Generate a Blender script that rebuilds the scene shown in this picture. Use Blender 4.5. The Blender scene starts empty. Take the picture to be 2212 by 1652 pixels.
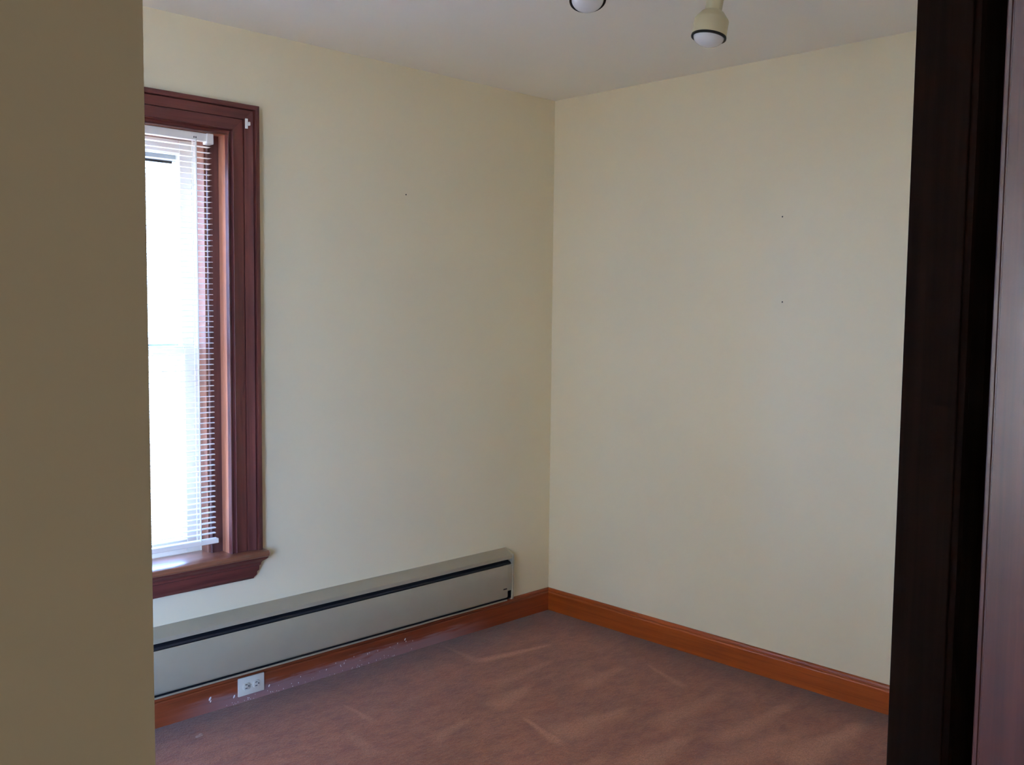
import bpy, bmesh, math, random
from mathutils import Vector, Matrix
random.seed(7)
sc = bpy.context.scene
COL = sc.collection

# ------------------------------------------------------------------ camera
cam_d = bpy.data.cameras.new('camera')
cam = bpy.data.objects.new('camera', cam_d)
COL.objects.link(cam)
sc.camera = cam
CAM = Vector((-3.4328, -3.2032, 1.4595))
yaw, pitch, roll = 0.791008, 0.0749865, 0.0109685
fw = Vector((math.cos(yaw)*math.cos(pitch), math.sin(yaw)*math.cos(pitch), -math.sin(pitch)))
rt = Vector((math.sin(yaw), -math.cos(yaw), 0))
up = rt.cross(fw)
r2 = rt*math.cos(roll) + up*math.sin(roll)
u2 = -rt*math.sin(roll) + up*math.cos(roll)
M = Matrix((r2, u2, -fw)).transposed().to_4x4()
M.translation = CAM
cam.matrix_world = M
cam_d.sensor_fit = 'HORIZONTAL'
cam_d.sensor_width = 36.0
cam_d.lens = 2107.96/2212*36.0
cam_d.clip_start = 0.02

# ------------------------------------------------------------------ world, sun, big lights, exposure
SKY = 50.0
w = bpy.data.worlds.new('sky'); sc.world = w; w.use_nodes = True
nt = w.node_tree; nt.nodes.clear()
tc = nt.nodes.new('ShaderNodeTexCoord'); sp = nt.nodes.new('ShaderNodeSeparateXYZ')
rmp = nt.nodes.new('ShaderNodeValToRGB'); bg = nt.nodes.new('ShaderNodeBackground'); wo = nt.nodes.new('ShaderNodeOutputWorld')
nt.links.new(tc.outputs['Generated'], sp.inputs[0]); nt.links.new(sp.outputs['Z'], rmp.inputs[0])
rmp.color_ramp.elements[0].position = 0.0; rmp.color_ramp.elements[0].color = (0.32, 0.50, 0.92, 1)
rmp.color_ramp.elements[1].position = 0.5; rmp.color_ramp.elements[1].color = (0.20, 0.40, 1.0, 1)
nt.links.new(rmp.outputs[0], bg.inputs[0]); bg.inputs[1].default_value = SKY
nt.links.new(bg.outputs[0], wo.inputs[0])

sun_d = bpy.data.lights.new('sun', 'SUN'); sun_d.energy = 64.0; sun_d.angle = 0.01; sun_d.color = (1, 0.93, 0.82)
sun = bpy.data.objects.new('sun', sun_d); COL.objects.link(sun)
sun.rotation_euler = Vector((-0.55, 0.0, -0.84)).to_track_quat('-Z', 'Y').to_euler()   # from beyond the right wall, so no window takes it directly

def portal(name, loc, rot, sx, sy):
    d = bpy.data.lights.new(name, 'AREA'); d.shape = 'RECTANGLE'; d.size = sx; d.size_y = sy
    d.cycles.is_portal = True
    o = bpy.data.objects.new(name, d); COL.objects.link(o); o.location = loc; o.rotation_euler = rot
    return o
portal('portal_back', (-2.09, 0.21, 1.31), (math.radians(-90), 0, 0), 0.80, 1.55)
portal('portal_left', (-6.11, -1.20, 1.31), (0, math.radians(-90), 0), 1.55, 0.84)
portal('portal_front', (-4.845, -2.85, 1.25), (math.radians(90), 0, 0), 1.88, 1.96)

hl = bpy.data.lights.new('hall_light', 'AREA'); hl.shape = 'RECTANGLE'; hl.size = 1.9; hl.size_y = 0.8
hl.energy = 2.55; hl.color = (1.0, 0.90, 0.81)
hlo = bpy.data.objects.new('hall_light', hl); COL.objects.link(hlo)
hlo.location = (-3.83, -3.62, 1.25); hlo.rotation_euler = (0, math.radians(-90), 0)

vs = sc.view_settings
vs.view_transform = 'Standard'; vs.look = 'None'; vs.gamma = 1.0; vs.exposure = 0.32; vs.use_curve_mapping = False
sc.cycles.max_bounces = 14; sc.cycles.diffuse_bounces = 10; sc.cycles.glossy_bounces = 6
sc.cycles.transparent_max_bounces = 16
sc.cycles.caustics_reflective = False; sc.cycles.caustics_refractive = False
sc.cycles.use_denoising = True

# ------------------------------------------------------------------ materials
def new_mat(name):
    m = bpy.data.materials.new(name); m.use_nodes = True
    return m, m.node_tree, m.node_tree.nodes['Principled BSDF']
def N(nt, t, **kw):
    n = nt.nodes.new(t)
    for k, v in kw.items(): setattr(n, k, v)
    return n
def mix_rgb(nt, fac, a, b, mode='MIX'):
    n = N(nt, 'ShaderNodeMix', data_type='RGBA', blend_type=mode)
    for s, v in ((n.inputs[0], fac), (n.inputs[6], a), (n.inputs[7], b)):
        if hasattr(v, 'links') or hasattr(v, 'is_linked'): nt.links.new(v, s)
        elif isinstance(v, tuple): s.default_value = (*v, 1) if len(v) == 3 else v
        else: s.default_value = v
    return n.outputs[2]
def math_n(nt, op, a, b=None, c=None, clamp=False):
    n = N(nt, 'ShaderNodeMath', operation=op, use_clamp=clamp)
    for i, v in enumerate((a, b, c)):
        if v is None: continue
        if isinstance(v, (int, float)): n.inputs[i].default_value = v
        else: nt.links.new(v, n.inputs[i])
    return n.outputs[0]
def smooth(nt, v, a, b, lo=0.0, hi=1.0):
    n = N(nt, 'ShaderNodeMapRange', interpolation_type='SMOOTHSTEP')
    n.inputs[1].default_value = a; n.inputs[2].default_value = b; n.inputs[3].default_value = lo; n.inputs[4].default_value = hi
    nt.links.new(v, n.inputs[0]); return n.outputs[0]
def noise(nt, vec, scale, detail=2, rough=0.5):
    n = N(nt, 'ShaderNodeTexNoise'); n.inputs['Scale'].default_value = scale
    n.inputs['Detail'].default_value = detail; n.inputs['Roughness'].default_value = rough
    if vec is not None: nt.links.new(vec, n.inputs['Vector'])
    return n.outputs['Fac']
def coords(nt, scale=(1, 1, 1)):
    t = N(nt, 'ShaderNodeTexCoord'); mp = N(nt, 'ShaderNodeMapping'); mp.inputs['Scale'].default_value = scale
    nt.links.new(t.outputs['Object'], mp.inputs[0]); return mp.outputs[0]
def bump(nt, bsdf, h, strength, dist):
    b = N(nt, 'ShaderNodeBump'); b.inputs['Strength'].default_value = strength; b.inputs['Distance'].default_value = dist
    nt.links.new(h, b.inputs['Height']); nt.links.new(b.outputs[0], bsdf.inputs['Normal'])

def paint(name, col, rough=0.55, var=0.03, bs=0.15):
    m, nt, b = new_mat(name); v = coords(nt)
    n1 = noise(nt, v, 2.2, 3)
    c2 = tuple(x*(1-2*var) for x in col)
    nt.links.new(mix_rgb(nt, n1, col, c2), b.inputs['Base Color'])
    b.inputs['Roughness'].default_value = rough
    bump(nt, b, noise(nt, v, 260, 2), bs, 0.0006)
    return m
def wood(name, light, dark, axis, rough=0.35, coat=0.3, dust=False, spec=0.5):
    s = [26, 26, 26]; s['xyz'.index(axis)] = 1.1
    m, nt, b = new_mat(name); v = coords(nt, tuple(s))
    n1 = noise(nt, v, 1.6, 5, 0.6)
    s2 = [140, 140, 140]; s2['xyz'.index(axis)] = 3.0
    n2 = noise(nt, coords(nt, tuple(s2)), 1.0, 3, 0.6)
    n3 = noise(nt, coords(nt), 1.7, 2)
    f = smooth(nt, n1, 0.3, 0.72)
    c = mix_rgb(nt, f, light, dark)
    c = mix_rgb(nt, smooth(nt, n2, 0.52, 0.75, 0, 0.45), c, tuple(x*0.55 for x in dark))
    c = mix_rgb(nt, smooth(nt, n3, 0.4, 0.75, 0, 0.35), c, tuple(x*0.75 for x in dark))
    if dust:
        t = N(nt, 'ShaderNodeTexCoord'); sx = N(nt, 'ShaderNodeSeparateXYZ'); nt.links.new(t.outputs['Object'], sx.inputs[0])
        along = math_n(nt, 'MULTIPLY', smooth(nt, sx.outputs['X'], -2.0, -1.65), smooth(nt, sx.outputs['X'], -0.35, -0.75))
        nd = noise(nt, coords(nt, (5, 5, 60)), 1.4, 4, 0.65)
        hgt = math_n(nt, 'ADD', sx.outputs['Z'], math_n(nt, 'MULTIPLY', nd, -0.10))
        d = math_n(nt, 'MULTIPLY', smooth(nt, hgt, 0.012, -0.022), along)
        d = math_n(nt, 'MULTIPLY', d, 0.55)
        c = mix_rgb(nt, d, c, (0.33, 0.24, 0.25))
    nt.links.new(c, b.inputs['Base Color'])
    b.inputs['Roughness'].default_value = rough
    b.inputs['Specular IOR Level'].default_value = spec
    b.inputs['Coat Weight'].default_value = coat; b.inputs['Coat Roughness'].default_value = 0.22
    bump(nt, b, n2, 0.12, 0.0006)
    return m
def plain(name, col, rough=0.4, metal=0.0, spec=0.5, bs=0.0, coat=0):
    m, nt, b = new_mat(name); v = coords(nt)
    nt.links.new(mix_rgb(nt, noise(nt, v, 14, 3), col, tuple(x*0.9 for x in col)), b.inputs['Base Color'])
    b.inputs['Roughness'].default_value = rough; b.inputs['Metallic'].default_value = metal
    b.inputs['Specular IOR Level'].default_value = spec; b.inputs['Coat Weight'].default_value = coat
    if bs: bump(nt, b, noise(nt, v, 400, 2), bs, 0.0005)
    return m

M_wall = paint('cream_wall_paint', (0.74, 0.668, 0.485), 0.5)
M_ceil = paint('white_ceiling_paint', (0.86, 0.855, 0.80), 0.7, 0.02, 0.3)
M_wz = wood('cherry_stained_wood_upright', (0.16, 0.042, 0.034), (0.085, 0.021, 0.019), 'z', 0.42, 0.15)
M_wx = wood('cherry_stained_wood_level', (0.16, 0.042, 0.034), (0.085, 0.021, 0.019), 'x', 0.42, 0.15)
M_jamb = wood('orange_lit_jamb_wood', (0.60, 0.26, 0.155), (0.47, 0.18, 0.10), 'z', 0.4, 0.25)  # daylight on the jambs is put into this brighter wood colour
M_stool = wood('varnished_stool_wood', (0.28, 0.105, 0.055), (0.17, 0.058, 0.032), 'x', 0.34, 0.8)
M_stool.node_tree.nodes['Principled BSDF'].inputs['Coat Roughness'].default_value = 0.30
M_stop = wood('dark_stop_wood', (0.15, 0.055, 0.045), (0.095, 0.030, 0.026), 'z', 0.5, 0.1)
M_chan = wood('sash_channel_wood', (0.32, 0.14, 0.09), (0.23, 0.095, 0.062), 'z', 0.55, 0.0, spec=0.3)
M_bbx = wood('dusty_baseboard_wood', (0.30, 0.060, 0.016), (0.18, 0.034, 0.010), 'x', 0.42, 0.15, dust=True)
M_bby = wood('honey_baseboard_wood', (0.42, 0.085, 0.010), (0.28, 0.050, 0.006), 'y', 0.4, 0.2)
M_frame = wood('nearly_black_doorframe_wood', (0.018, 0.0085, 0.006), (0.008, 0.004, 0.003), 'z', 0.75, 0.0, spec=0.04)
M_door = wood('red_brown_door_wood', (0.110, 0.026, 0.017), (0.060, 0.013, 0.009), 'z', 0.31, 0.7)
M_heat = plain('taupe_enamel_metal', (0.350, 0.310, 0.225), 0.45, 0.0, 0.5)
M_heatd = plain('dark_heater_interior', (0.018, 0.017, 0.020), 0.6)
M_fin = plain('aluminium_fin', (0.22, 0.22, 0.23), 0.5, 0.6)
M_sash = plain('white_sash_paint', (0.88, 0.82, 0.70), 0.45)
M_storm = plain('storm_frame_metal', (0.62, 0.63, 0.64), 0.4)
M_strip = plain('black_strip', (0.02, 0.02, 0.02), 0.7)
M_blind = plain('white_blind_enamel', (0.88, 0.84, 0.78), 0.4)
M_cord = plain('white_cord', (0.78, 0.76, 0.72), 0.8)
M_plast = plain('ivory_plastic', (0.66, 0.63, 0.53), 0.35)
M_white = plain('white_plastic', (0.78, 0.77, 0.75), 0.35)
M_slot = plain('dark_slot', (0.03, 0.028, 0.025), 0.6)
M_cream = plain('cream_lamp_enamel', (0.60, 0.55, 0.36), 0.35, coat=0.2)
M_rim = plain('black_baffle', (0.008, 0.008, 0.008), 0.5)
M_bulb = plain('frosted_bulb_glass', (0.70, 0.71, 0.74), 0.16)
M_brass = plain('aged_brass', (0.45, 0.30, 0.10), 0.35, 1.0)
M_out = paint('pale_bounce_wall', (0.62, 0.52, 0.40), 0.8)
M_ground = paint('sunlit_ground', (0.42, 0.36, 0.28), 0.9, 0.1)

def glass_mat(tint=0.95):
    m = bpy.data.materials.new('window_glass'); m.use_nodes = True; nt = m.node_tree; nt.nodes.clear()
    o = N(nt, 'ShaderNodeOutputMaterial'); mx = N(nt, 'ShaderNodeMixShader'); t = N(nt, 'ShaderNodeBsdfTransparent')
    g = N(nt, 'ShaderNodeBsdfGlossy'); g.inputs['Roughness'].default_value = 0.02
    t.inputs[0].default_value = (tint, tint*1.01, tint, 1)
    lw = N(nt, 'ShaderNodeLayerWeight'); lw.inputs['Blend'].default_value = 0.5      # Schlick, the same from both faces
    f = math_n(nt, 'MULTIPLY_ADD', math_n(nt, 'POWER', lw.outputs['Facing'], 5.0), 0.90, 0.04)
    nt.links.new(f, mx.inputs[0]); nt.links.new(t.outputs[0], mx.inputs[1]); nt.links.new(g.outputs[0], mx.inputs[2])
    nt.links.new(mx.outputs[0], o.inputs[0]); return m
M_glass = glass_mat()
M_storm_glass = glass_mat(0.80)

# vacuum strokes left in the carpet pile: (x, y, half length along, half width, angle deg, strength)
STROKES = [(-0.40, -1.680, 0.30, 0.050, -3, 0.9), (-0.56, -0.335, 0.24, 0.016, -11, 0.9), (-1.035, -0.95, 0.15, 0.014, 77, 0.8),
           (-0.735, -0.19, 0.17, 0.012, 86, 0.5), (-1.41, -0.39, 0.12, 0.010, 88, 0.5), (-0.49, -0.76, 0.17, 0.028, 1, 0.55),
           (-0.90, -0.66, 0.16, 0.03, 10, 0.6), (-0.30, -0.93, 0.17, 0.012, 70, 0.5), (-0.42, -1.42, 0.30, 0.030, -2, 0.6),
           (-0.50, -1.19, 0.26, 0.030, 2, 0.5), (-0.95, -1.33, 0.30, 0.05, 4, 0.6), (-0.85, -1.02, 0.24, 0.04, -4, 0.6),
           (-1.25, -0.72, 0.14, 0.018, 12, 0.45), (-0.62, -1.55, 0.34, 0.05, -4, 0.5), (-1.20, -1.25, 0.22, 0.04, 8, 0.45),
           (-0.13, -1.84, 0.10, 0.03, 30, 0.8), (-1.55, -0.60, 0.14, 0.02, 80, 0.35), (-0.70, -0.52, 0.22, 0.02, 4, 0.4)]
def carpet_mat():
    m, nt, b = new_mat('worn_rose_carpet')
    t = N(nt, 'ShaderNodeTexCoord'); P = t.outputs['Object']
    s = N(nt, 'ShaderNodeSeparateXYZ'); nt.links.new(P, s.inputs[0]); X, Y = s.outputs['X'], s.outputs['Y']
    wob = math_n(nt, 'SUBTRACT', noise(nt, P, 9, 3), 0.5)
    tot = None
    for (cx, cy, L, W, ang, k) in STROKES:
        ca, sa = math.cos(math.radians(ang)), math.sin(math.radians(ang))
        dx = math_n(nt, 'SUBTRACT', X, cx); dy = math_n(nt, 'SUBTRACT', Y, cy)
        u = math_n(nt, 'ADD', math_n(nt, 'MULTIPLY', dx, ca), math_n(nt, 'MULTIPLY', dy, sa))
        v = math_n(nt, 'ADD', math_n(nt, 'MULTIPLY', dx, -sa), math_n(nt, 'MULTIPLY', dy, ca))
        v = math_n(nt, 'ADD', v, math_n(nt, 'MULTIPLY', wob, W*1.6))
        # narrows towards +u like a brush stroke
        wid = math_n(nt, 'MULTIPLY_ADD', u, -W*0.8/L, W*1.2)
        q = math_n(nt, 'DIVIDE', math_n(nt, 'ABSOLUTE', v), wid)
        e = math_n(nt, 'MULTIPLY', smooth(nt, q, 1.6, 0.2), smooth(nt, math_n(nt, 'ABSOLUTE', u), L, L*0.55))
        e = math_n(nt, 'MULTIPLY', e, k)
        tot = e if tot is None else math_n(nt, 'MAXIMUM', tot, e)
    broad = noise(nt, P, 2.3, 3, 0.6)
    st = noise(nt, coords(nt, (2.2, 11, 1)), 1.2, 3, 0.6)
    pile = noise(nt, P, 190, 3, 0.75)
    clump = noise(nt, P, 70, 3, 0.7)
    f = math_n(nt, 'ADD', math_n(nt, 'MULTIPLY', smooth(nt, broad, 0.3, 0.7), 0.45), math_n(nt, 'MULTIPLY', smooth(nt, st, 0.3, 0.7), 0.35))
    c = mix_rgb(nt, f, (0.30, 0.090, 0.037), (0.46, 0.152, 0.064))
    blot = noise(nt, coords(nt, (1.0, 1.6, 1)), 13, 5, 0.7)
    c = mix_rgb(nt, smooth(nt, blot, 0.42, 0.66, 0.0, 0.5), c, (0.15, 0.040, 0.024))
    c = mix_rgb(nt, smooth(nt, blot, 0.55, 0.30, 0.0, 0.35), c, (0.42, 0.165, 0.10))
    c = mix_rgb(nt, math_n(nt, 'MULTIPLY', tot, 0.85), c, (0.64, 0.28, 0.15))
    c = mix_rgb(nt, smooth(nt, clump, 0.35, 0.7, 0.0, 0.30), c, (0.165, 0.045, 0.027))
    c = mix_rgb(nt, smooth(nt, pile, 0.35, 0.65, 0.0, 0.5), c, (0.13, 0.036, 0.022))
    # soil along the baseboards, deepened with painted shade near the walls
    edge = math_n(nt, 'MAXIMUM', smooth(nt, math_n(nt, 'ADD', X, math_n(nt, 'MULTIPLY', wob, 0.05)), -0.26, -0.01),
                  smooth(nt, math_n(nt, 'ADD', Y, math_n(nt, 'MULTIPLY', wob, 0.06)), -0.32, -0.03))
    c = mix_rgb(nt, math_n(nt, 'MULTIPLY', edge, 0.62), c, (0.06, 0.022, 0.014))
    nt.links.new(c, b.inputs['Base Color'])
    b.inputs['Roughness'].default_value = 0.95; b.inputs['Specular IOR Level'].default_value = 0.1
    b.inputs['Sheen Weight'].default_value = 0.28; b.inputs['Sheen Roughness'].default_value = 0.5
    h = math_n(nt, 'ADD', math_n(nt, 'MULTIPLY', pile, 0.6), clump)
    bump(nt, b, h, 0.8, 0.004)
    return m
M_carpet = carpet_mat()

# ------------------------------------------------------------------ mesh helpers
def obj(name, bm, mat, parent=None, smooth_sh=False, mats=None):
    bmesh.ops.recalc_face_normals(bm, faces=bm.faces[:])
    me = bpy.data.meshes.new(name); bm.to_mesh(me); bm.free()
    for mm in (mats or [mat]): me.materials.append(mm)
    if smooth_sh:
        for p in me.polygons: p.use_smooth = True
        me.set_sharp_from_angle(angle=math.radians(40))
    o = bpy.data.objects.new(name, me); COL.objects.link(o)
    if parent:
        o.parent = parent
        o.matrix_parent_inverse = Matrix.Translation(-parent_loc(parent))
    return o
def parent_loc(p):
    return Vector(p.location) if p.type == 'EMPTY' else Vector((0, 0, 0))     # meshes keep world coordinates
def tag(o, label, cat, kind=None, group=None):
    o['label'] = label; o['category'] = cat
    if kind: o['kind'] = kind
    if group: o['group'] = group
    return o
def empty(name, loc, label, cat, kind=None, group=None):
    o = bpy.data.objects.new(name, None); COL.objects.link(o); o.location = loc; o.empty_display_size = 0.05
    return tag(o, label, cat, kind, group)
def box(bm, x0, x1, y0, y1, z0, z1, bev=0.0, seg=2):
    g = bmesh.ops.create_cube(bm, size=1.0)
    vs_ = g['verts']
    for v in vs_:
        v.co = Vector(((x0+x1)/2 + v.co.x*(x1-x0), (y0+y1)/2 + v.co.y*(y1-y0), (z0+z1)/2 + v.co.z*(z1-z0)))
    if bev:
        es = list({e for v in vs_ for e in v.link_edges})
        bmesh.ops.bevel(bm, geom=es, offset=bev, segments=seg, affect='EDGES', profile=0.5)
    return bm
def B(*a, **k): return box(bmesh.new(), *a, **k)
def prism(bm, prof, fa, fb):
    """closed profile list of 2-D points mapped by fa / fb to 3-D at both ends"""
    va = [bm.verts.new(fa(*p)) for p in prof]; vb = [bm.verts.new(fb(*p)) for p in prof]
    n = len(prof)
    for i in range(n):
        bm.faces.new((va[i], va[(i+1) % n], vb[(i+1) % n], vb[i]))
    bm.faces.new(va); bm.faces.new(vb[::-1])
    return bm
def lathe(prof, seg=40, cap=True):
    bm = bmesh.new(); rings = []
    for r, z in prof:
        if r < 1e-6: rings.append([bm.verts.new((0, 0, z))])
        else: rings.append([bm.verts.new((r*math.cos(2*math.pi*i/seg), r*math.sin(2*math.pi*i/seg), z)) for i in range(seg)])
    for a, b in zip(rings, rings[1:]):
        for i in range(seg):
            j = (i+1) % seg
            if len(a) == 1 and len(b) == 1: continue
            if len(a) == 1: bm.faces.new((a[0], b[i], b[j]))
            elif len(b) == 1: bm.faces.new((a[i], a[j], b[0]))
            else: bm.faces.new((a[i], a[j], b[j], b[i]))
    if cap:
        for r in (rings[0], rings[-1]):
            if len(r) > 2: bm.faces.new(r)
    return bm
def xform(bm, mtx):
    bmesh.ops.transform(bm, matrix=mtx, verts=bm.verts[:]); return bm
def holed(axis, a0, a1, t0, t1, z0, z1, hole=None):
    """wall slab; runs along 'axis' from a0 to a1, thickness t0..t1 on the other axis, one rectangular hole (h0,h1,hz0,hz1)"""
    bm = bmesh.new()
    A = [a0, a1]; Z = [z0, z1]
    if hole: A = sorted({a0, a1, hole[0], hole[1]}); Z = sorted({z0, z1, hole[2], hole[3]})
    def P(a, t, z): return (a, t, z) if axis == 'x' else (t, a, z)
    def solid(i, j):
        if i < 0 or j < 0 or i >= len(A)-1 or j >= len(Z)-1: return False
        if not hole: return True
        ca, cz = (A[i]+A[i+1])/2, (Z[j]+Z[j+1])/2
        return not (hole[0] < ca < hole[1] and hole[2] < cz < hole[3])
    V = {}
    def v(a, t, z):
        k = (a, t, z)
        if k not in V: V[k] = bm.verts.new(P(*k))
        return V[k]
    for i in range(len(A)-1):
        for j in range(len(Z)-1):
            if not solid(i, j): continue
            a, b_, c, d = A[i], A[i+1], Z[j], Z[j+1]
            for t in (t0, t1): bm.faces.new((v(a, t, c), v(b_, t, c), v(b_, t, d), v(a, t, d)))
            if not solid(i-1, j): bm.faces.new((v(a, t0, c), v(a, t1, c), v(a, t1, d), v(a, t0, d)))
            if not solid(i+1, j): bm.faces.new((v(b_, t0, c), v(b_, t1, c), v(b_, t1, d), v(b_, t0, d)))
            if not solid(i, j-1): bm.faces.new((v(a, t0, c), v(b_, t0, c), v(b_, t1, c), v(a, t1, c)))
            if not solid(i, j+1): bm.faces.new((v(a, t0, d), v(b_, t0, d), v(b_, t1, d), v(a, t1, d)))
    return bm

# ------------------------------------------------------------------ room shell
H = 2.44
RY, HY = -2.640, -2.709            # room side and hall side of the doorway wall
LX = -5.90                          # left wall of the room
OX0, OX1 = -3.2105, -2.133          # doorway
WX0, WX1, WZ0, WZ1 = -2.477, -1.703, 0.535, 2.060     # back window opening
SY0, SY1 = -1.60, -0.80             # side window opening

def struct(name, bm, mat, label, cat): return tag(obj(name, bm, mat), label, cat, 'structure')
FX0, FX1 = -5.76, -3.93             # opening of the added, unseen front window
J = 0.0121                          # the window jambs line the openings
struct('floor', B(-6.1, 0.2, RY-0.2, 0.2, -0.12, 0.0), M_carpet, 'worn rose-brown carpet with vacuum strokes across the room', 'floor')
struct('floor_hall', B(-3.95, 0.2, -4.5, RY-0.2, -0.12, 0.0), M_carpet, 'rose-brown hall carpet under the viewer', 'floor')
struct('ceiling_hall', B(-3.95, 0.2, -4.5, RY-0.2, H, H+0.12), M_ceil, 'white hall ceiling over the viewer', 'ceiling')
struct('ceiling', B(-6.1, 0.2, RY-0.2, 0.2, H, H+0.12), M_ceil, 'plain white painted ceiling above the spotlights', 'ceiling')
struct('wall_back', holed('x', LX-0.2, 0.2, 0.0, 0.2, 0, H, (WX0-J, WX1+J, WZ0, WZ1+J)), M_wall, 'cream wall holding the window and the long heater', 'wall')
struct('wall_right', holed('y', -4.5, 0.0, 0.0, 0.2, 0, H), M_wall, 'bare cream wall above the honey brown baseboard', 'wall')
struct('wall_left', holed('y', HY-0.13, 0.0, LX-0.2, LX, 0, H, (SY0-J, SY1+J, WZ0, WZ1+J)), M_wall, 'cream side wall hidden behind the near wall end', 'wall')
struct('wall_front', holed('x', -3.75, 0.0, HY, RY, 0, H, (OX0, OX1, -0.001, 2.08)), M_wall, 'cream near wall end at the left edge of the doorway', 'wall')
struct('wall_front_outer', holed('x', LX, -3.75, RY-0.2, RY, 0, H, (FX0-J, FX1+J, 0.272, 2.20+J)), M_wall, 'cream outer wall with an added window hidden behind the near wall end', 'wall')
struct('wall_hall_back', holed('x', -3.95, 0.0, -4.5, -4.4, 0, H), M_wall, 'cream hall wall behind the viewer', 'wall')
struct('wall_hall_left', holed('y', -4.4, RY-0.2, -3.95, -3.85, 0, H), M_wall, 'cream end wall of the hall', 'wall')
struct('wall_hall_right', holed('y', -4.4, HY, -1.15, -1.05, 0, H), M_wall, 'cream hall wall beyond the open door', 'wall')
struct('wall_added_bounce', holed('y', -8.0, 6.0, -12.3, -12.0, -0.4, 7.5, (-2.6, -1.4, 1.0, 2.4)), M_out, 'pale unseen wall added beyond the side window to block sky and bounce sunlight', 'wall')  # added unseen wall, blocks the sky and bounces warm sunlight into the room
gm = B(-40, 40, -40, 40, -0.50, -0.40)
struct('ground', gm, M_ground, 'sunlit pale ground outside the window', 'ground')

# tiny nail holes left in the walls (parts of those walls)
for (nm, c, ax) in (('wall_back', (-0.891, 0, 1.925), 1), ('wall_right', (0, -1.226, 1.499), 0), ('wall_right', (0, -1.215, 1.829), 0)):
    bm = bmesh.new(); bmesh.ops.create_icosphere(bm, subdivisions=1, radius=0.0035)
    rot = Matrix.Scale(0.3, 4, (0, 1, 0) if ax else (1, 0, 0))
    xform(bm, Matrix.Translation(c) @ rot)
    obj('nail', bm, M_slot, bpy.data.objects[nm])

# ------------------------------------------------------------------ baseboards
def bb_prof(): return [(0, 0), (0.019, 0), (0.019, 0.084), (0.017, 0.088), (0.012, 0.0905), (0.0115, 0.095), (0.009, 0.102), (0.005, 0.105), (0, 0.105)]
bm = prism(bmesh.new(), bb_prof(), lambda d, z: (LX, -d, z), lambda d, z: (-d, -d, z))
bl = struct('baseboard_back', bm, M_bbx, 'reddish brown dusty baseboard running under the heater', 'baseboard')
bm = prism(bmesh.new(), bb_prof(), lambda d, z: (-d, -d, z), lambda d, z: (-d, RY, z))
struct('baseboard_right', bm, M_bby, 'honey brown baseboard along the bare right wall', 'baseboard')
# paint chips and dust flecks clinging to the dusty baseboard
bm = bmesh.new()
for px_, pz_, s_ in [(-1.795, 0.050, 0.007), (-1.793, 0.040, 0.004), (-1.70, 0.032, 0.006), (-1.555, 0.034, 0.005), (-1.30, 0.030, 0.003), (-0.905, 0.060, 0.005), (-0.90, 0.050, 0.003), (-0.945, 0.052, 0.003),
                     (-1.10, 0.045, 0.003), (-1.09, 0.047, 0.002), (-0.985, 0.046, 0.002), (-1.215, 0.035, 0.003), (-1.208, 0.045, 0.002)]:
    b2 = bmesh.new(); bmesh.ops.create_icosphere(b2, subdivisions=1, radius=s_)
    xform(b2, Matrix.Translation((px_, -0.0195, pz_)) @ Matrix.Rotation(0.5, 4, 'Y') @ Matrix.Diagonal((0.6, 0.22, 1.2, 1)))
    me = bpy.data.meshes.new('t'); b2.to_mesh(me); b2.free(); bm.from_mesh(me); bpy.data.meshes.remove(me)
for i in range(60):
    px_ = random.uniform(-1.75, -0.85); pz_ = random.uniform(0.002, 0.012) if i % 3 else random.uniform(0.01, 0.05)
    b2 = bmesh.new(); bmesh.ops.create_icosphere(b2, subdivisions=1, radius=random.uniform(0.0008, 0.0018))
    xform(b2, Matrix.Translation((px_, -0.0195, pz_)) @ Matrix.Diagonal((1, 0.3, 1.6, 1)))
    me = bpy.data.meshes.new('t'); b2.to_mesh(me); b2.free(); bm.from_mesh(me); bpy.data.meshes.remove(me)
fl = obj('paint_flecks', bm, M_white, bl); fl['kind'] = 'stuff'

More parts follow.
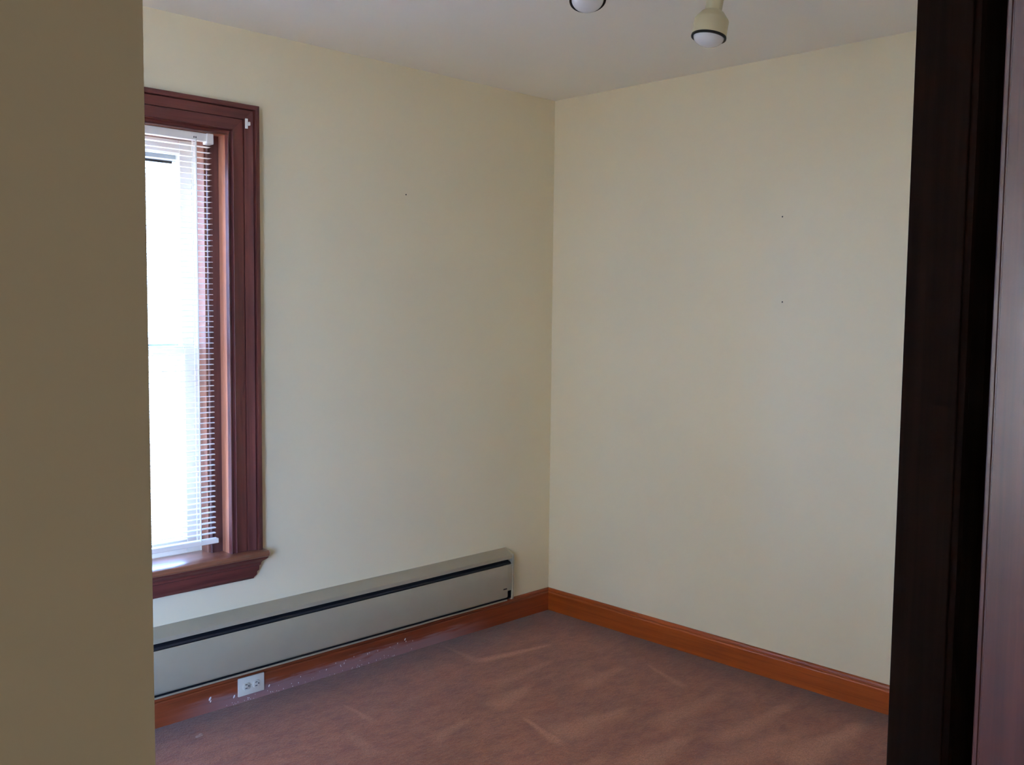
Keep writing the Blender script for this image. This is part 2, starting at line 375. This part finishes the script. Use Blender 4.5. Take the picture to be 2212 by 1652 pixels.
# ------------------------------------------------------------------ back window
def casing_prof():
    # u across the board (0 inner .. 1 outer), h = height off the wall
    return [(0.0, 0.0), (0.0, 0.020), (0.012, 0.0215), (0.03, 0.021), (0.10, 0.0125), (0.13, 0.0115), (0.145, 0.017), (0.155, 0.0205), (0.17, 0.0215), (0.187, 0.0205), (0.195, 0.018), (0.20, 0.0175),
            (0.505, 0.0175), (0.515, 0.013), (0.535, 0.013), (0.545, 0.018), (0.58, 0.0185), (0.68, 0.0195), (0.76, 0.0225), (0.805, 0.0245), (0.81, 0.015), (0.842, 0.015),
            (0.846, 0.0325), (0.855, 0.033), (0.95, 0.033), (0.985, 0.031), (1.0, 0.026), (1.0, 0.0)]
def window(name, pos, label, width=None, zs=0.563, zt=WZ1, za=0.0):
    """built in local axes: wall face at y=0 with the room on -y, x across; pos maps local to world"""
    x0, x1 = (WX0, WX1) if not width else (-width/2, width/2)
    SW, HW = 0.121, 0.114
    W = empty(name, pos.translation, label, 'window', 'structure')
    def put(n, bm, mat, par=None, sm=False):
        xform(bm, pos)
        o = obj(n, bm, mat, par or W, sm); return o
    P = casing_prof()
    bm = prism(bmesh.new(), P, lambda u, h: (x1+u*SW, -h, zs), lambda u, h: (x1+u*SW, -h, zt+u*HW)); put('side_casing', bm, M_wz, sm=True)
    bm = prism(bmesh.new(), P, lambda u, h: (x0-u*SW, -h, zs), lambda u, h: (x0-u*SW, -h, zt+u*HW)); put('side_casing', bm, M_wz, sm=True)
    bm = prism(bmesh.new(), P, lambda u, h: (x0-u*SW, -h, zt+u*HW), lambda u, h: (x1+u*SW, -h, zt+u*HW)); put('head_casing', bm, M_wx, sm=True)
    # stool with rounded nose and horns
    bm = bmesh.new()
    nose = [(-0.062, -0.006), (-0.0645, -0.012), (-0.063, -0.018), (-0.058, -0.022), (0.0, -0.022), (0.0, 0.0), (-0.056, 0.0), (-0.060, -0.002)]
    prism(bm, nose, lambda y, z: (x0-0.128, y, zs+z), lambda y, z: (x1+0.128, y, zs+z))
    for s_, xe in ((-1, x0-0.128), (1, x1+0.128)):     # horns with eased ends
        prism(bm, nose, lambda y, z: (xe, y, zs+z), lambda y, z: (xe+s_*0.011, y*0.80, zs-0.011+(z+0.011)*0.75))
    box(bm, x0, x1, 0.0, 0.108, zs-0.022, zs)
    put('stool', bm, M_stool, sm=True)
    # apron: crown profile with returned ends
    ap = [(0.050, 0.541), (0.050, 0.536), (0.046, 0.530), (0.034, 0.521), (0.030, 0.514), (0.030, 0.508), (0.026, 0.504), (0.025, 0.488), (0.020, 0.482), (0.019, 0.470), (0.013, 0.462), (0.010, 0.455)]
    bm = bmesh.new(); prev = None
    xe0, xe1 = x0-0.082, x1+0.082
    for d, z in ap:
        z += za
        ring = [bm.verts.new(q) for q in ((xe0-d, 0, z), (xe0-d, -d, z), (xe1+d, -d, z), (xe1+d, 0, z))]
        if prev:
            for i in range(3): bm.faces.new((prev[i], prev[i+1], ring[i+1], ring[i]))
        else: bm.faces.new(ring)
        prev = ring
    bm.faces.new(prev)
    bm.verts.ensure_lookup_table()
    put('apron', bm, M_wx, sm=True)
    # jambs: room-side liner, blind stop with bead, sash channel
    for s, xj in ((1, x1), (-1, x0)):
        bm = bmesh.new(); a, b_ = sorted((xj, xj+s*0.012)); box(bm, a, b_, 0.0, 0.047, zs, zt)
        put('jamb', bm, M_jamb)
        pr = [(-0.012, 0.047), (0.036, 0.047), (0.0375, 0.0445), (0.0415, 0.0435), (0.0455, 0.0455), (0.046, 0.050), (0.044, 0.053), (0.044, 0.058), (-0.012, 0.058)]
        bm = prism(bmesh.new(), pr, lambda d, y: (xj-s*d, y, zs-0.02), lambda d, y: (xj-s*d, y, zt)); put('stop', bm, M_stop, sm=True)
        a, b_ = sorted((xj+s*0.012, xj-s*0.051)); bm = box(bmesh.new(), a, b_, 0.058, 0.108, zs-0.02, zt); put('sash_channel', bm, M_chan)
        bm = box(bmesh.new(), a, b_, 0.108, 0.200, zs-0.02, zt); put('outer_track', bm, M_sash)
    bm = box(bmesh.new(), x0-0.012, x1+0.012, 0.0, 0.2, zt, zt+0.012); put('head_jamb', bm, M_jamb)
    box_b = box(bmesh.new(), x0+0.051, x1-0.051, 0.047, 0.108, zt-0.018, zt); put('head_stop', box_b, M_chan)
    xi0, xi1 = x0+0.051, x1-0.051
    bm = box(bmesh.new(), x0-0.012, x1+0.012, 0.108, 0.21, zs-0.03, zs-0.006); put('sill', bm, M_sash)
    def sash(n, y0, y1, z0, z1, st, bot, top):
        bm = bmesh.new()
        box(bm, xi0, xi0+st, y0, y1, z0, z1, 0.002, 1); box(bm, xi1-st, xi1, y0, y1, z0, z1, 0.002, 1)
        box(bm, xi0+st, xi1-st, y0, y1, z0, z0+bot, 0.002, 1); box(bm, xi0+st, xi1-st, y0, y1, z1-top, z1, 0.002, 1)
        o = put(n, bm, M_sash)
        ym = (y0+y1)/2
        bm = box(bmesh.new(), xi0+st, xi1-st, ym-0.002, ym+0.002, z0+bot, z1-top); put('pane', bm, M_glass, o)
        return o
    sash('lower_sash', 0.110, 0.143, zs, 1.315, 0.056, 0.050, 0.034)
    sash('upper_sash', 0.148, 0.181, 1.280, zt-0.012, 0.046, 0.034, 0.048)
    bm = box(bmesh.new(), (xi0+xi1)/2-0.025, (xi0+xi1)/2+0.025, 0.100, 0.140, 1.316, 1.330, 0.003, 1); put('sash_lock', bm, M_brass)
    bm = bmesh.new()
    for a in ((xi0, xi0+0.030, zs, zt-0.002), (xi1-0.030, xi1, zs, zt-0.002), (xi0+0.03, xi1-0.03, zt-0.085, zt-0.002), (xi0+0.03, xi1-0.03, zs, zs+0.045), (xi0+0.03, xi1-0.03, 1.29, 1.32)):
        box(bm, a[0], a[1], 0.186, 0.200, a[2], a[3])
    sf_ = put('storm_frame', bm, M_storm)
    bm = box(bmesh.new(), xi0+0.03, xi1-0.03, 0.1915, 0.1935, zs+0.045, zt-0.085); put('pane', bm, M_storm_glass if not width else M_glass, sf_)
    bm = box(bmesh.new(), xi0+0.03, xi1-0.055, 0.186, 0.196, zt-0.093, zt-0.085); put('dark_strip', bm, M_strip)  # thin dark strip under the storm frame's top bar
    return W
window('window_1', Matrix.Identity(4), 'dark cherry wood window with moulded casing behind the white mini blind')
SP = Matrix.Translation((LX, (SY0+SY1)/2, 0)) @ Matrix.Rotation(math.radians(90), 4, 'Z')
window('window_2', SP, 'dark cherry wood side window hidden behind the near wall end', SY1-SY0)
FP = Matrix.Translation(((FX0+FX1)/2, RY, 0)) @ Matrix.Rotation(math.radians(180), 4, 'Z')
window('added_window_3', FP, 'large dark cherry wood window added out of view to bring blue sky light to the back wall', FX1-FX0, 0.30, 2.20, -0.263)  # added window, out of view, lets blue sky light onto the back wall

# white bracket left on the casing corner
t = empty('curtain_bracket', (-1.6305, -0.0245, 2.089), 'small white curtain bracket screwed to the upper right casing corner', 'bracket')
obj('back_plate', B(-1.6370, -1.6265, -0.0275, -0.0235, 2.089, 2.124, 0.001, 1), M_white, t)
obj('hook', B(-1.6290, -1.6230, -0.0390, -0.0275, 2.099, 2.112, 0.0015, 1), M_white, t)

# ------------------------------------------------------------------ mini blind
bx0, bx1 = WX0+0.032, WX1-0.039
bt = empty('mini_blind', ((bx0+bx1)/2, 0.02, 0.605), 'white horizontal mini blind lowered inside the cherry wood window', 'blind')
bm = bmesh.new()
hp = [(0.008, 2.031), (0.008, 2.0565), (0.0095, 2.058), (0.012, 2.058), (0.012, 2.036), (0.030, 2.036), (0.030, 2.058), (0.0325, 2.058), (0.034, 2.0565), (0.034, 2.031)]
prism(bm, hp, lambda y, z: (bx0, y, z), lambda y, z: (bx1-0.010, y, z))
hr = obj('headrail', bm, M_blind, bt)
obj('clip', B(-1.816, -1.813, 0.0065, 0.008, 2.037, 2.043), M_slot, hr); obj('clip', B(-1.809, -1.806, 0.0065, 0.008, 2.037, 2.043), M_slot, hr)
for a, b_ in ((bx1-0.026, bx1), (bx0, bx0+0.026)):
    obj('end_bracket', B(a, b_, 0.004, 0.037, 2.022, 2.0595, 0.003, 2), M_blind, bt)
# one slat: a crowned strip with rounded end corners
def slat_bm():
    bm = bmesh.new(); L = (bx1-bx0-0.010)/2
    ys = [-0.0125, -0.0075, -0.0025, 0.0025, 0.0075, 0.0125]
    top = []; bot = []
    for y in ys:
        z = 0.0018*(1-(y/0.0125)**2); e = L-(0.004 if abs(y) > 0.01 else 0)
        top.append([bm.verts.new((-e, y, z)), bm.verts.new((e, y, z))])
        bot.append([bm.verts.new((-e, y, z-0.0005)), bm.verts.new((e, y, z-0.0005))])
    for i in range(5):
        bm.faces.new((top[i][0], top[i][1], top[i+1][1], top[i+1][0])); bm.faces.new((bot[i][0], bot[i+1][0], bot[i+1][1], bot[i][1]))
        bm.faces.new((top[i][0], top[i+1][0], bot[i+1][0], bot[i][0])); bm.faces.new((top[i][1], bot[i][1], bot[i+1][1], top[i+1][1]))
    bm.faces.new((top[0][0], bot[0][0], bot[0][1], top[0][1])); bm.faces.new((top[5][0], top[5][1], bot[5][1], bot[5][0]))
    return bm
slat0 = obj('slat', slat_bm(), M_blind, bt, True)
slat0.matrix_parent_inverse = Matrix.Identity(4)
NS = 73; z_top, z_bot = 2.012, 0.643
for i in range(NS):
    s_ = slat0 if i == 0 else slat0.copy()
    if i: COL.objects.link(s_)
    s_.parent = bt
    s_.location = (random.uniform(-0.0007, 0.0007), 0.0, z_top+(z_bot-z_top)*i/(NS-1)-0.605)
    s_.rotation_euler = (math.radians(random.uniform(-1.2, 1.2)), random.uniform(-0.0006, 0.0006), 0)
obj('bottom_rail', B(bx0+0.002, bx1+0.004, 0.0075, 0.0325, 0.6055, 0.6235, 0.003, 2), M_blind, bt)
for lx in (-1.808, -2.09, -2.372):
    bm = bmesh.new()
    for y in (0.0055, 0.0345): box(bm, lx-0.0013, lx+0.0013, y-0.0009, y+0.0009, 0.615, 2.034)
    box(bm, lx+0.004, lx+0.0058, 0.0195, 0.0213, 0.62, 2.034)
    obj('ladder_cord', bm, M_cord, bt)
bm = lathe([(0.0035, 1.20), (0.0035, 2.02)], 8); xform(bm, Matrix.Translation((-2.40, -0.002, 0)))
obj('tilt_wand', bm, M_cord, bt, True)

# ------------------------------------------------------------------ baseboard heater
hx0, hx1 = -3.30, -0.300
ht = empty('baseboard_heater', ((hx0+hx1)/2, -0.03, 0.115), 'long taupe metal baseboard heater mounted above the dusty baseboard', 'heater')
prof = [(0.0, 0.338), (0.0, 0.335), (0.010, 0.334), (0.052, 0.3245), (0.0575, 0.3225), (0.060, 0.318), (0.060, 0.309), (0.0575, 0.309), (0.0575, 0.316), (0.051, 0.3215), (0.010, 0.331), (0.003, 0.332), (0.003, 0.118), (0.0, 0.118)]
bm = prism(bmesh.new(), [(0.0, 0.352), (0.006, 0.352), (0.012, 0.349), (0.054, 0.333), (0.060, 0.328), (0.061, 0.322), (0.061, 0.313), (0.0585, 0.313), (0.0585, 0.321), (0.054, 0.3265), (0.010, 0.344), (0.004, 0.345), (0.004, 0.122), (0.0, 0.122)],
           lambda d, z: (hx0, -d, z), lambda d, z: (hx1-0.012, -d, z))
obj('hood', bm, M_heat, ht, True)
bm = prism(bmesh.new(), [(0.058, 0.286), (0.061, 0.288), (0.0625, 0.285), (0.0625, 0.143), (0.060, 0.136), (0.0545, 0.132), (0.050, 0.1315), (0.050, 0.134), (0.055, 0.135), (0.059, 0.140), (0.0605, 0.144), (0.0605, 0.282)],
           lambda d, z: (hx0+0.012, -d, z), lambda d, z: (hx1-0.040, -d, z))
fp = obj('front_panel', bm, M_heat, ht, True)
bm = prism(bmesh.new(), [(0.0585, 0.166), (0.0615, 0.166), (0.0615, 0.286), (0.0585, 0.286)], lambda d, z: (hx1-0.0398, -d, z), lambda d, z: (hx1-0.012, -d, z))
obj('end_strip', bm, M_heat, ht)
bm = prism(bmesh.new(), [(0.0045, 0.1185), (0.057, 0.1185), (0.0605, 0.121), (0.0605, 0.1265), (0.0585, 0.1265), (0.0585, 0.1225), (0.056, 0.1205), (0.0045, 0.1205)], lambda d, z: (hx0+0.012, -d, z), lambda d, z: (hx1-0.040, -d, z))
obj('base_lip', bm, M_heat, ht)
obj('nameplate', B(hx1-0.068, hx1-0.045, -0.0635, -0.0622, 0.1745, 0.1805, 0.0005, 1), M_heatd, fp)
bm = prism(bmesh.new(), [(0.010, 0.310), (0.050, 0.296), (0.056, 0.290), (0.054, 0.287), (0.046, 0.292), (0.010, 0.305)], lambda d, z: (hx0+0.012, -d, z), lambda d, z: (hx1-0.013, -d, z))
obj('damper', bm, M_heatd, ht)
bm = prism(bmesh.new(), [(0.0042, 0.344), (0.0042, 0.123), (0.050, 0.123), (0.050, 0.126), (0.007, 0.126), (0.007, 0.344)], lambda d, z: (hx0+0.012, -d, z), lambda d, z: (hx1-0.013, -d, z))
obj('inner_back', bm, M_heatd, ht)
obj('notch_shade', B(hx1-0.0140, hx1-0.0125, -0.0570, -0.0075, 0.127, 0.180), M_heatd, ht)  # added dark plate, paints the shade inside the notch by the end cap
bm = bmesh.new(); xform(bm, Matrix.Identity(4))
b2 = lathe([(0.011, hx0+0.013), (0.011, hx1-0.02)], 16); xform(b2, Matrix.Translation((0, -0.03, 0.215)) @ Matrix.Rotation(math.radians(90), 4, 'Y'))
obj('pipe', b2, M_brass, ht, True)
bm = bmesh.new(); x = hx0+0.1
while x < hx1-0.15:
    box(bm, x, x+0.0012, -0.052, -0.009, 0.165, 0.262); x += 0.012
f_ = obj('fins', bm, M_fin, ht); f_['kind'] = 'stuff'
ec = [(0.0, 0.1175), (0.0, 0.353), (0.008, 0.3535), (0.055, 0.3345), (0.062, 0.328), (0.064, 0.320), (0.064, 0.133), (0.060, 0.1215), (0.05, 0.1175)]
for a, b_ in ((hx1-0.012, hx1), (hx0, hx0+0.012)):
    bm = prism(bmesh.new(), ec, lambda d, z: (a, -d, z), lambda d, z: (b_, -d, z))
    bmesh.ops.bevel(bm, geom=[e for e in bm.edges], offset=0.0015, segments=1, affect='EDGES')
    obj('end_cap', bm, M_heat, ht)

# ------------------------------------------------------------------ outlet
t = empty('wall_outlet', (-1.632, -0.019, 0.060), 'ivory duplex outlet set sideways in the reddish baseboard under the heater', 'outlet')
bm = B(-1.6860, -1.5790, -0.0265, -0.0185, 0.0260, 0.0945, 0.0025, 2)
pl = obj('cover_plate', bm, M_plast, t, True)
for cx in (-1.6535, -1.6125):
    bm = lathe([(0.0165, 0), (0.0165, 0.0022), (0.0155, 0.003)], 24)
    for v in bm.verts: v.co.y = max(-0.0135, min(0.0135, v.co.y))
    xform(bm, Matrix.Translation((cx, -0.0263, 0.060)) @ Matrix.Rotation(math.radians(90), 4, 'X'))
    rc = obj('receptacle', bm, M_plast, t, True)
    bm = bmesh.new()
    box(bm, cx-0.0065, cx+0.0025, -0.0298, -0.0290, 0.0655, 0.0682); box(bm, cx-0.0065, cx+0.0025, -0.0298, -0.0290, 0.0520, 0.0547)
    box(bm, cx+0.0060, cx+0.0100, -0.0298, -0.0290, 0.0580, 0.0625)
    obj('slots', bm, M_slot, rc)
bm = lathe([(0.0032, 0), (0.003, 0.0012), (0, 0.0016)], 12); xform(bm, Matrix.Translation((-1.633, -0.0265, 0.060)) @ Matrix.Rotation(math.radians(90), 4, 'X'))
obj('screw', bm, M_plast, t, True)

# lint on the carpet
bm = bmesh.new()
for i in range(7):
    b2 = bmesh.new(); bmesh.ops.create_icosphere(b2, subdivisions=2, radius=0.006)
    xform(b2, Matrix.Translation((-1.917+random.uniform(-0.012, 0.012), -0.176+random.uniform(-0.006, 0.006), 0.003)) @ Matrix.Diagonal((1.3, 0.8, 0.5, 1)))
    me = bpy.data.meshes.new('t'); b2.to_mesh(me); b2.free(); bm.from_mesh(me); bpy.data.meshes.remove(me)
M_lint = paint('pinkish_lint', (0.34, 0.22, 0.18), 0.95)
tag(obj('lint_tuft', bm, M_lint, None, True), 'small pale tuft of lint on the carpet near the wall end', 'lint')

# ------------------------------------------------------------------ ceiling spotlights on their track
def spot(loc, axis, label, stem_top):
    """loc = centre of the rim, axis = direction the lamp points"""
    s = empty('ceiling_spotlight', loc, label, 'spotlight', None, 'spotlights on the ceiling track')
    q = Vector(axis).normalized().to_track_quat('-Z', 'Y').to_matrix().to_4x4()
    X = Matrix.Translation(loc) @ q
    R_ = 0.052
    sh = lathe([(R_-0.002, 0.0), (R_, 0.0015), (R_, 0.050), (R_-0.0015, 0.053), (0.034, 0.074), (0.0285, 0.077), (0.0255, 0.079), (0.0255, 0.130), (0.023, 0.136), (0.0, 0.138),], 48, False)
    xform(sh, X); obj('shade', sh, M_cream, s, True)
    rim = lathe([(R_+0.0005, 0.003), (R_+0.0012, -0.001), (R_+0.0005, -0.0042), (R_-0.0035, -0.0042), (R_-0.0040, 0.004), (R_-0.0045, 0.030), (R_-0.0035, 0.030), (R_-0.003, 0.003)], 48, False)
    xform(rim, X); obj('rim', rim, M_rim, s, True)
    bl_ = [(0.0, -0.029)]
    for k in range(1, 13):
        a = k/12*math.radians(90)
        bl_.append((0.0462*math.sin(a), -0.029*math.cos(a)))
    bl_ += [(0.0465, 0.010), (0.038, 0.030), (0.02, 0.055), (0.0, 0.057)]
    bu = lathe(bl_, 48, False); xform(bu, X); obj('bulb', bu, M_bulb, s, True)
    top = X @ Vector((0, 0, 0.128)); knx = Vector((top.x, top.y, max(top.z, 2.30)))
    bm = bmesh.new(); bmesh.ops.create_uvsphere(bm, u_segments=20, v_segments=12, radius=0.026); xform(bm, Matrix.Translation(top)); obj('knuckle', bm, M_cream, s, True)
    bm = lathe([(0.010, top.z), (0.010, H-0.033), ], 16); xform(bm, Matrix.Translation((top.x, top.y, 0))); obj('stem', bm, M_cream, s, True)
    bm = lathe([(0.024, H-0.044), (0.026, H-0.042), (0.026, H-0.0305), (0.024, H-0.0300)], 24); xform(bm, Matrix.Translation((top.x, top.y, 0))); obj('track_adapter', bm, M_cream, s, True)
    return top
def at(px, py, dist):
    d = (fw + r2*((px-1106)/2107.96) - u2*((py-826)/2107.96)); return CAM + d*dist
ta = spot(at(1531, 80, 2.95), (r2*-0.16 + Vector((0, 0, -1)) - Vector((fw.x, fw.y, 0))*0.06), 'cream ceiling spotlight pointing down, whole shade in view', H)
tb = spot(at(1269.5, -1, 2.80), (Vector((0, 0, -1)) - Vector((fw.x, fw.y, 0))*0.42 + r2*0.02), 'ceiling spotlight cut by the top edge, only its bulb showing', H)
tr = empty('lighting_track', ((ta.x+tb.x)/2, (ta.y+tb.y)/2, H-0.015), 'cream lighting track on the ceiling holding the spotlights', 'track')
dv = (ta-tb); dv.z = 0; L = dv.length; ang = math.atan2(dv.y, dv.x)
bm = box(bmesh.new(), -L/2-0.32, L/2+0.03, -0.018, 0.018, -0.015, 0.015, 0.003, 2)
xform(bm, Matrix.Translation(tr.location) @ Matrix.Rotation(ang, 4, 'Z')); obj('rail', bm, M_cream, tr)

# ------------------------------------------------------------------ doorway: right jamb, casing and the open door
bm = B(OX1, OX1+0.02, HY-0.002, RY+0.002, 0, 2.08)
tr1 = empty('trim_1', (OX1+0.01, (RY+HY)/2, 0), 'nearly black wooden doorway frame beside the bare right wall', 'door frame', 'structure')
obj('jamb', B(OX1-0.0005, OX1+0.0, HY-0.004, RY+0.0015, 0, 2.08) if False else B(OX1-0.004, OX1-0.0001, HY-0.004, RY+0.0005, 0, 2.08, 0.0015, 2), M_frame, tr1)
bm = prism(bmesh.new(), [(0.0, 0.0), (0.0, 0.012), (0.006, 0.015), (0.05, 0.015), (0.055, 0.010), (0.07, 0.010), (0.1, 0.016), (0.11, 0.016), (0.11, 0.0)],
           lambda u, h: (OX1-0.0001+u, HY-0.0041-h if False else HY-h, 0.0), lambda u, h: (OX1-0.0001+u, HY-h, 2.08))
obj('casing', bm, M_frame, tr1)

dx0, dy1 = 0.0, 0.0
DP = Vector((-2.170, -2.763, 0)); DR = Matrix.Translation(DP) @ Matrix.Rotation(math.radians(-5.5), 4, 'Z')
def dobj(n, bm, mat, par, sm=False): return obj(n, xform(bm, DR), mat, par, sm)
dr = empty('door_1', (DP.x, DP.y, 0.012), 'red-brown glossy wooden door standing open at the right edge', 'door', 'structure')
def stile(a, b_):
    pr = [(a, 0.002), (a+0.002, 0.0), (a+0.006, 0.0), (a+0.007, 0.0015), (a+0.0085, 0.0015), (a+0.0095, 0.0), (b_-0.004, 0.0), (b_, 0.003), (b_, 0.035), (a, 0.035)]
    return prism(bmesh.new(), pr, lambda u, h: (dx0+h, dy1-u, 0.012), lambda u, h: (dx0+h, dy1-u, 2.02))
dobj('stile', stile(0.0, 0.105), M_door, dr); dobj('stile', stile(0.675, 0.78), M_door, dr)
M_doory = wood('red_brown_door_wood_level', (0.085, 0.026, 0.022), (0.045, 0.013, 0.012), 'y', 0.36, 0.3)
for a, b_ in ((0.012, 0.22), (0.82, 0.95), (1.90, 2.02)):
    dobj('rail', B(dx0+0.0005, dx0+0.0345, dy1-0.675, dy1-0.105, a, b_), M_doory, dr)
for a, b_ in ((0.22, 0.82), (0.95, 1.90)):
    bm = bmesh.new(); box(bm, dx0+0.010, dx0+0.025, dy1-0.675, dy1-0.105, a, b_); box(bm, dx0+0.005, dx0+0.030, dy1-0.635, dy1-0.145, a+0.04, b_-0.04, 0.004, 1)
    dobj('panel', bm, M_door, dr)
for s in (-1, 1):
    bm = lathe([(0.026, 0.0), (0.026, 0.004), (0.010, 0.007), (0.010, 0.030), (0.022, 0.036), (0.028, 0.048), (0.022, 0.060), (0.0, 0.064)], 24)
    xform(bm, Matrix.Translation((dx0 if s < 0 else dx0+0.035, dy1-0.727, 0.95)) @ Matrix.Rotation(math.radians(90*s), 4, 'Y')); dobj('knob', bm, M_brass, dr, True)
